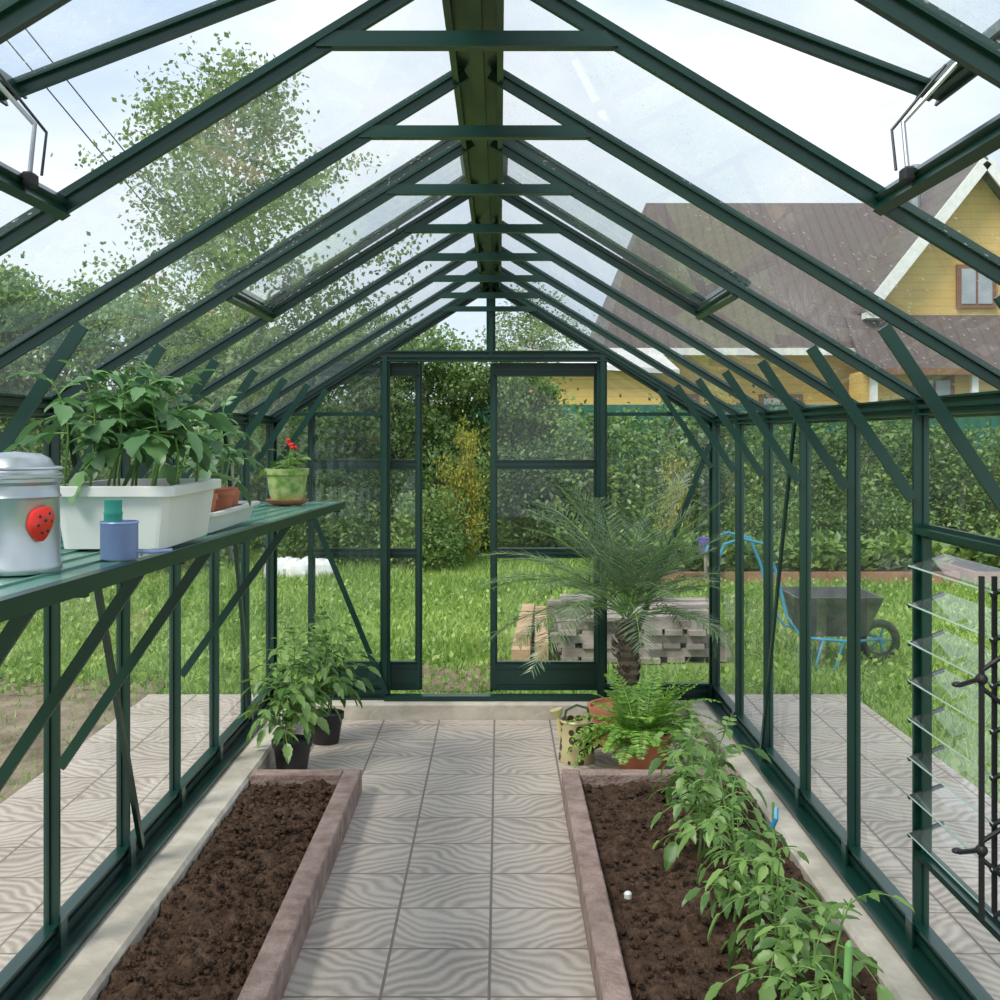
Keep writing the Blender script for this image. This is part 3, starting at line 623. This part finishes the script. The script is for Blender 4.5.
for k in range(5):
    a=k*2*math.pi/5;b.tube([(x+.36,y,.1),(x+.36+.11*math.cos(a),y,.1+.11*math.sin(a))],.008,6,1)
b.obj('barrow',[mat('dark_steel_tub',(.06,.065,.065),(.12,.12,.115),.5,.3),CYAN,BLACK],e,smooth=False)
b=MB();
for i in range(5): b.ell((-2.55+i*.14+random.uniform(-.03,.03),13.2+random.uniform(-.1,.1),.02),(.15,.16,random.uniform(.09,.15)),0,14,9,jit=.35)
b.obj('white_sack_pile',[WHITE],smooth=True)
b=MB();b.tube([(2.20,12.4,-.07),(2.20,12.4,.35)],.02,6,0);b.lathe([(.06,.3),(.085,.44),(.092,.45),(.085,.45),(.075,.4),(.0005,.32)],(2.20,12.4,-.0),20,1);b.obj('purple_bucket_on_post',[WOODG,PURP])
BRD=mat('red_brown_board',(.27,.13,.08),(.36,.19,.12),.8)
for (xa,xb,y) in((1.2,5.0,12.6),(5.15,9.5,12.6)):
    e=empty('raised_garden_bed',((xa+xb)/2,y+.6,0));b=MB()
    b.box((xa,y,-.08),(xb,y+.05,.06));b.box((xa,y+1.3,-.08),(xb,y+1.35,.06));b.box((xa,y+.05,-.08),(xa+.05,y+1.3,.06));b.box((xb-.05,y+.05,-.08),(xb,y+1.3,.06))
    b.obj('boards',[BRD],e)
    n=2600;P=np.c_[rng.uniform(xa+.1,xb-.1,n),rng.uniform(y+.1,y+1.25,n),rng.uniform(.05,.36,n)];D=rng.normal(0,1,(n,3));D[:,2]=abs(D[:,2])*.7
    b=MB();b.box((xa+.055,y+.055,-.05),(xb-.055,y+1.295,.04),1);b.leaves(P,D,rng.normal(0,.5,(n,3))+[0,0,1],.13,.08,RH_V,RH_F,0);b.obj('vegetables',[LSH,SOIL],e)
# fence
e=empty('garden_fence',(0,21,0));b=MB();FEN=stripemat('green_profiled_sheet',(.025,.15,.10),(.018,.12,.08),0,.2,.5,.5)
b.box((-26,21,-.07),(26,21.03,2.1));b.obj('sheet',[FEN],e)
b=MB()
for x in range(-26,27,3): b.box((x,20.94,-.07),(x+.06,21,2.15))
b.obj('posts',[FR],e)
# ---------------------------------------------------------------- vegetation outside
def tree_mesh(name,h,cr,cbase,nb,nl,ls,lm,bm,seed,spread=.25,tr=.06,updir=.7,blen=1.0):
    r_=np.random.default_rng(seed);b=MB();n=12
    tp=np.array([[.12*math.sin(i*.9+seed)*i/n,.12*math.cos(i*.7+seed)*i/n,h*i/(n-1)] for i in range(n)])
    b.tube(tp,np.linspace(tr,tr*.12,n),8,1);P=[];
    for k in range(nb):
        t=cbase+(1-cbase)*(k+.5)/nb;z=t*(n-1);i=int(z);p=tp[i]+(tp[min(i+1,n-1)]-tp[i])*(z-i)
        a=k*2.4+r_.uniform(-.5,.5);u=(t-cbase)/(1-cbase);L=cr*blen*(math.sin(math.pi*min(1,.25+.7*u))**.8)*r_.uniform(.6,1.25)+.1
        el=updir+r_.uniform(-.25,.25)+.3*u
        d=np.array([math.cos(a)*math.cos(el),math.sin(a)*math.cos(el),math.sin(el)]);q=arc(p,d,L,.5,8)
        b.tube(q,np.linspace(tr*.3,tr*.06,9),5,1);P.append((q,L))
        for s_ in range(4):
            j=r_.integers(2,8);a2=a+r_.uniform(-1.4,1.4);e2=r_.uniform(.0,1.0);d2=np.array([math.cos(a2)*math.cos(e2),math.sin(a2)*math.cos(e2),math.sin(e2)])
            q2=arc(q[j],d2,L*.45,.7,8);b.tube(q2,np.linspace(tr*.12,tr*.03,9),4,1);P.append((q2,L*.5))
    tot=sum(l for _,l in P);PP=[]
    for q,l in P:
        c=max(4,int(nl*l/tot));j=r_.integers(2,9,c);PP.append(q[j]+r_.normal(0,spread*.5,(c,3))*[1,1,.8])
    PP=np.concatenate(PP);m_=len(PP);D=r_.normal(0,1,(m_,3));D[:,2]-=.4
    sz_=ls*r_.uniform(.7,1.3,m_);b.leaves(PP,D,r_.normal(0,1,(m_,3))+[0,0,.8],sz_,sz_*.7,RH_V,RH_F,0)
    return b.mesh(name,[lm,bm])
def shrub_mesh(name,w,h,nl,ls,lm,seed):
    r_=np.random.default_rng(seed);b=MB();C=[]
    for k in range(16):
        a=r_.uniform(0,6.28);rr=w*.55*math.sqrt(r_.uniform(0,1));top=np.array([rr*math.cos(a),rr*math.sin(a),h*r_.uniform(.45,.9)])
        q=np.array([[top[0]*t*.9,top[1]*t*.9,top[2]*t**.8] for t in np.linspace(0,1,6)]);b.tube(q,np.linspace(.025,.008,6),5,1)
        C.append(top)
        C.append(top*[1,1,.6]+r_.normal(0,.1,3));C.append(top*[1.1,1.1,.3])
    C=np.array(C);i=r_.integers(0,len(C),nl);dv=r_.normal(0,1,(nl,3));dv/=np.linalg.norm(dv,axis=1)[:,None];rad=(r_.uniform(.2,1,nl)**.5)*w*.27
    P=C[i]+dv*rad[:,None]*[1,1,.75];P[:,2]=np.abs(P[:,2])+.02
    sp=r_.uniform(0,1,nl)<.10;P[sp]+=dv[sp]*.22
    D=dv*.6+r_.normal(0,.7,(nl,3));s_=ls*r_.uniform(.7,1.35,nl);b.leaves(P,D,dv*.5+r_.normal(0,.5,(nl,3))+[0,0,.7],s_,s_*.6,RH_V,RH_F,0)
    return b.mesh(name,[lm,BARK])
birch=tree_mesh('birch_mesh',5.9,1.95,.15,40,20000,.07,LTREE,BIRCH,3,.24,.055,.85)
birch2=tree_mesh('birch_mesh_b',6.5,1.7,.1,34,13000,.085,LTREE,BARK,11,.30,.06,.7)
mapl=tree_mesh('dense_tree_mesh',4.2,1.5,.08,34,15000,.10,LSH,BARK,17,.34,.06,.5)
link(birch,'birch_tree',(-3.35,14.5,-.1),0)
for (x,y,s_,r) in((-8.2,18,.6,3),(-11,20,.75,2.2),(.7,26,.72,1.2),(-4.9,19.5,.62,.4),(-2.6,23,.6,.4)):
    link(birch2,'garden_tree',(x,y,-.1),r,(s_*1.25,s_*1.25,s_))
for (x,y,s_,r) in((-7.6,17.8,.95,3),(-6.0,17.6,.88,1.2),(-4.2,17.9,.80,4),(-2.6,18.0,.76,5),(-1.2,18.4,.76,2),(-9.6,18,1.05,2),(.2,18.6,.66,1)):
    link(mapl,'bushy_tree',(x,y,-.1),r,(s_*1.0,s_*1.0,s_))
sa=shrub_mesh('shrub_a',1.7,2.3,9000,.085,LSH,1);sb=shrub_mesh('shrub_b',1.5,2.0,9000,.075,LDK,2);sc=shrub_mesh('shrub_c',1.2,1.2,6000,.07,LSH,5);sd_=shrub_mesh('shrub_y',.7,1.7,4000,.06,LYEL,6)
rr=random.Random(4)
for k in range(17):
    x=-9.5+k*1.25+rr.uniform(-.3,.3);y=16.2+rr.uniform(-.6,.8)
    s_=rr.uniform(.70,.95)
    if x>1.0: s_=rr.uniform(.76,.94)
    if -1.9<x<-.5: y=15.9;s_=.62
    link(sa if k%2 else sb,'shrub',(x,y,-.08),rr.uniform(0,6),(s_*1.15,s_*1.15,s_))
for k in range(9): link(sb,'shrub',(-11+k*2.9,19.4+rr.uniform(-.3,.3),-.08),rr.uniform(0,6),(1.2,1.2,rr.uniform(1.0,1.15)))
for (x,y,s_) in((-1.1,14.2,.8),(-2.2,14.6,.8),(-3.9,14.2,.9),(-5.5,13.6,1),(-7,12.5,1.2),(10.8,13.5,1.2),(3.4,14.6,.7),(5,14.7,.7),(7,14.6,.8)): link(sc,'low_shrub',(x,y,-.08),rr.uniform(0,6),(s_,s_,s_))
link(sd_,'golden_shrub',(-.55,14.9,-.08),1,(.55,.55,1.1));link(sd_,'golden_shrub',(2.25,14.9,-.08),2,(.5,.5,.85))
# grass
n=230000;y=2+15*rng.uniform(0,1,n)**.8;x=rng.uniform(-1,1,n)*(2+y*.62)
keep=~((abs(x)<2.14)&(y<7.02))&~((x>-3.4)&(x<-2.1)&(y<7.4)&(rng.uniform(0,1,n)<.75))&~((x>.08)&(x<1.7)&(y>8.0)&(y<9.75))&~((x>-.6)&(x<.1)&(y>7.3)&(y<8.1)&(rng.uniform(0,1,n)<.5))
keep&=~((x>1.1)&(y>12.5)&(y<14.05))
x=x[keep];y=y[keep];n=len(x)
cl=np.array([noise.noise(Vector((a*.9,b_*.9,0))) for a,b_ in zip(x[:],y[:])])
h=(.05+.05*np.clip(cl+.3,0,1))*rng.uniform(.5,1.4,n)*(1+.03*y);D=rng.normal(0,.5,(n,3));D[:,2]=1
b=MB();b.leaves(np.c_[x,y,np.full(n,-.075)],D,np.c_[rng.normal(0,1,(n,2)),np.zeros(n)],h,.007+.0009*y,[(0,.5,0),(1,0,0),(0,-.5,0)],[(0,1,2)],0)
n2=9000;yy=7+5.4*rng.uniform(0,1,n2);xx=rng.uniform(-1,1,n2)*(1+yy*.5);k2=~((xx>.05)&(xx<1.7)&(yy<9.8)&(yy>7.9))
xx=xx[k2];yy=yy[k2];n2=len(xx);D=rng.normal(0,1,(n2,3));D[:,2]=.5+abs(D[:,2])
b.leaves(np.c_[xx,yy,rng.uniform(-.07,.03,n2)],D,rng.normal(0,.5,(n2,3))+[0,0,1],.05,.035,RH_V,RH_F,0)
b.obj('lawn_grass',[LGR])
# ---------------------------------------------------------------- house
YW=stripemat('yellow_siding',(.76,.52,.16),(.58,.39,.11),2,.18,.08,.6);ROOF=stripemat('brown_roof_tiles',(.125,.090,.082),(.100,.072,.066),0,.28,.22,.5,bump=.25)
WT=mat('white_trim',(.76,.76,.74),None,.5);WINM=mat('window_pane',(.30,.33,.36),(.42,.45,.48),.1,scale=2);BRN=mat('brown_frame',(.22,.10,.05),None,.5)
e=empty('yellow_house',(8,28,0));b=MB()
b.box((2.8,26.9,-.07),(16,33,3.5),0)
gx,gz,hw,sl=10.94,7.83,2.68,1.26
b.add([(gx-hw+.15,26.6,-.07),(gx+hw-.15,26.6,-.07),(gx+hw-.15,26.6,gz-sl*(hw-.15)-.25),(gx,26.6,gz-.25),(gx-hw+.15,26.6,gz-sl*(hw-.15)-.25)],[(0,1,2,3,4)],0)
b.add([(gx-hw+.15,26.6,-.07),(gx-hw+.15,31,-.07),(gx-hw+.15,31,4.3),(gx-hw+.15,26.6,4.3)],[(0,1,2,3)],0)
for sg in(-1,1):
    x1=gx+sg*hw;z1=gz-sl*hw
    b.add([(gx,26.1,gz),(x1,26.1,z1),(x1,32,z1),(gx,32,gz),(gx,26.1,gz-.12),(x1,26.1,z1-.12),(x1,32,z1-.12),(gx,32,gz-.12)],[(0,1,2,3),(4,7,6,5),(0,4,5,1),(1,5,6,2)],1)
    b.beam((gx,26.07,gz-.12),(x1,26.07,z1-.12),.26,.06,(0,1,0),'B',2)
    b.beam((x1,26.3,z1-.2),(gx+sg*(hw+.0)-sg*.4,26.3,z1-.2),.14,.4,(0,1,0),'B',2)
zE,zR=3.5,7.75
V=[(2.3,26.3,zE),(9.5,26.3,zE),(10.8,31,zR),(3.9,31,zR),(2.3,35.7,zE),(10.8,35.7,zE)]
b.add(V,[(0,1,2,3),(0,3,4),(3,2,5,4)],1);b.add([(2.3,26.3,zE-.01),(9.5,26.3,zE-.01),(9.5,35.7,zE-.01),(2.3,35.7,zE-.01)],[(0,1,2,3)],2)
b.beam((2.3,26.28,zE-.06),(8.3,26.28,zE-.06),.16,.04,(0,1,0),'B',2)
b.add([(7.9,26.6,4.3),(15,26.6,4.3),(15,25.2,3.0),(7.9,25.2,3.0),(7.9,26.6,4.2),(15,26.6,4.2),(15,25.2,2.9),(7.9,25.2,2.9)],[(0,3,2,1),(4,5,6,7),(3,7,6,2),(0,4,7,3)],1)
b.beam((7.9,25.18,2.93),(15,25.18,2.93),.14,.04,(0,1,0),'B',4)
b.box((8.0,25.6,-.07),(14.8,26.6,2.95),0)
for x in(8.1,10.3,12.5): b.box((x,25.3,-.07),(x+.14,25.44,2.9),2)
def hwin(x0,x1,z0,z1,y):
    b.box((x0,y-.06,z0),(x1,y+.02,z1),4);b.box((x0+.1,y-.08,z0+.1),((x0+x1)/2-.03,y-.05,z1-.1),3);b.box(((x0+x1)/2+.03,y-.08,z0+.1),(x1-.1,y-.05,z1-.1),3)
hwin(10.45,11.35,4.45,5.45,26.58);hwin(9.1,10.0,2.0,2.85,25.58);hwin(3.6,4.6,1.4,2.5,26.88);hwin(6,7,1.4,2.5,26.88)
b.tube([(10.4,29,7.0),(10.4,29,8.3)],.12,12,5)
b.box((.6,24.2,-.07),(3.4,26.8,3.0),0);b.add([(.3,23.9,3.1),(3.7,23.9,2.9),(3.7,27,3.5),(.3,27,3.7),(.3,23.9,3.0),(3.7,23.9,2.8),(3.7,27,3.4),(.3,27,3.6)],[(0,1,2,3),(7,6,5,4),(0,4,5,1),(0,3,7,4),(1,5,6,2)],2)
b.obj('house_body',[YW,ROOF,WT,WINM,BRN,GREY],e)
def wire(a,b_,sag):
    a=np.array(a);b_=np.array(b_);return [a+(b_-a)*t-np.array([0,0,sag*4*t*(1-t)]) for t in np.linspace(0,1,20)]
b=MB()
b.tube(wire((-8.3,12,9.5),(-5.0,34,2.0),.1),.012,5,0);b.tube(wire((-8.3,12,10.0),(-5.0,34,2.6),.1),.012,5,0)
b.obj('power_lines',[BLACK])
# ---------------------------------------------------------------- world, sun, camera
w=bpy.data.worlds.new('World');S.world=w;w.use_nodes=True;t=w.node_tree;t.nodes.clear();L=t.links.new
o=t.nodes.new('ShaderNodeOutputWorld');bg=t.nodes.new('ShaderNodeBackground');L(bg.outputs[0],o.inputs[0]);bg.inputs[1].default_value=1.2
tc=N(t,'ShaderNodeTexCoord');mp=N(t,'ShaderNodeMapping');mp.inputs['Scale'].default_value=(1,1,2.6);L(tc.outputs['Generated'],mp.inputs[0])
nz=N(t,'ShaderNodeTexNoise');nz.inputs['Scale'].default_value=2.3;nz.inputs['Detail'].default_value=7;nz.inputs['Roughness'].default_value=.55;L(mp.outputs[0],nz.inputs['Vector'])
r=N(t,'ShaderNodeValToRGB');r.color_ramp.elements[0].position=.40;r.color_ramp.elements[1].position=.68;r.color_ramp.elements[0].color=(.47,.58,.75,1);r.color_ramp.elements[1].color=(.84,.86,.89,1);L(nz.outputs[0],r.inputs[0])
sp=N(t,'ShaderNodeSeparateXYZ');L(tc.outputs['Generated'],sp.inputs[0]);mr=N(t,'ShaderNodeMapRange');mr.inputs[1].default_value=0;mr.inputs[2].default_value=.3;mr.inputs[3].default_value=.7;mr.inputs[4].default_value=0;L(sp.outputs[2],mr.inputs[0])
mx=N(t,'ShaderNodeMix',data_type='RGBA');L(mr.outputs[0],mx.inputs[0]);L(r.outputs[0],mx.inputs[6]);mx.inputs[7].default_value=(.72,.77,.82,1);L(mx.outputs[2],bg.inputs[0])
sl=bpy.data.lights.new('sun','SUN');sl.energy=3.0;sl.angle=math.radians(20);sl.color=(1,.95,.87);so=bpy.data.objects.new('sun',sl);S.collection.objects.link(so)
so.rotation_euler=Vector((.55,.55,-.95)).to_track_quat('-Z','Y').to_euler();so.location=(-5,-5,12)
cd=bpy.data.cameras.new('camera');cd.sensor_width=36;cd.lens=1160/1000*36;cd.shift_y=-.065;cd.clip_start=.05;cd.clip_end=300
co=bpy.data.objects.new('camera',cd);co.location=(0,0,1.55);co.rotation_euler=(math.pi/2,0,0);S.collection.objects.link(co);S.camera=co
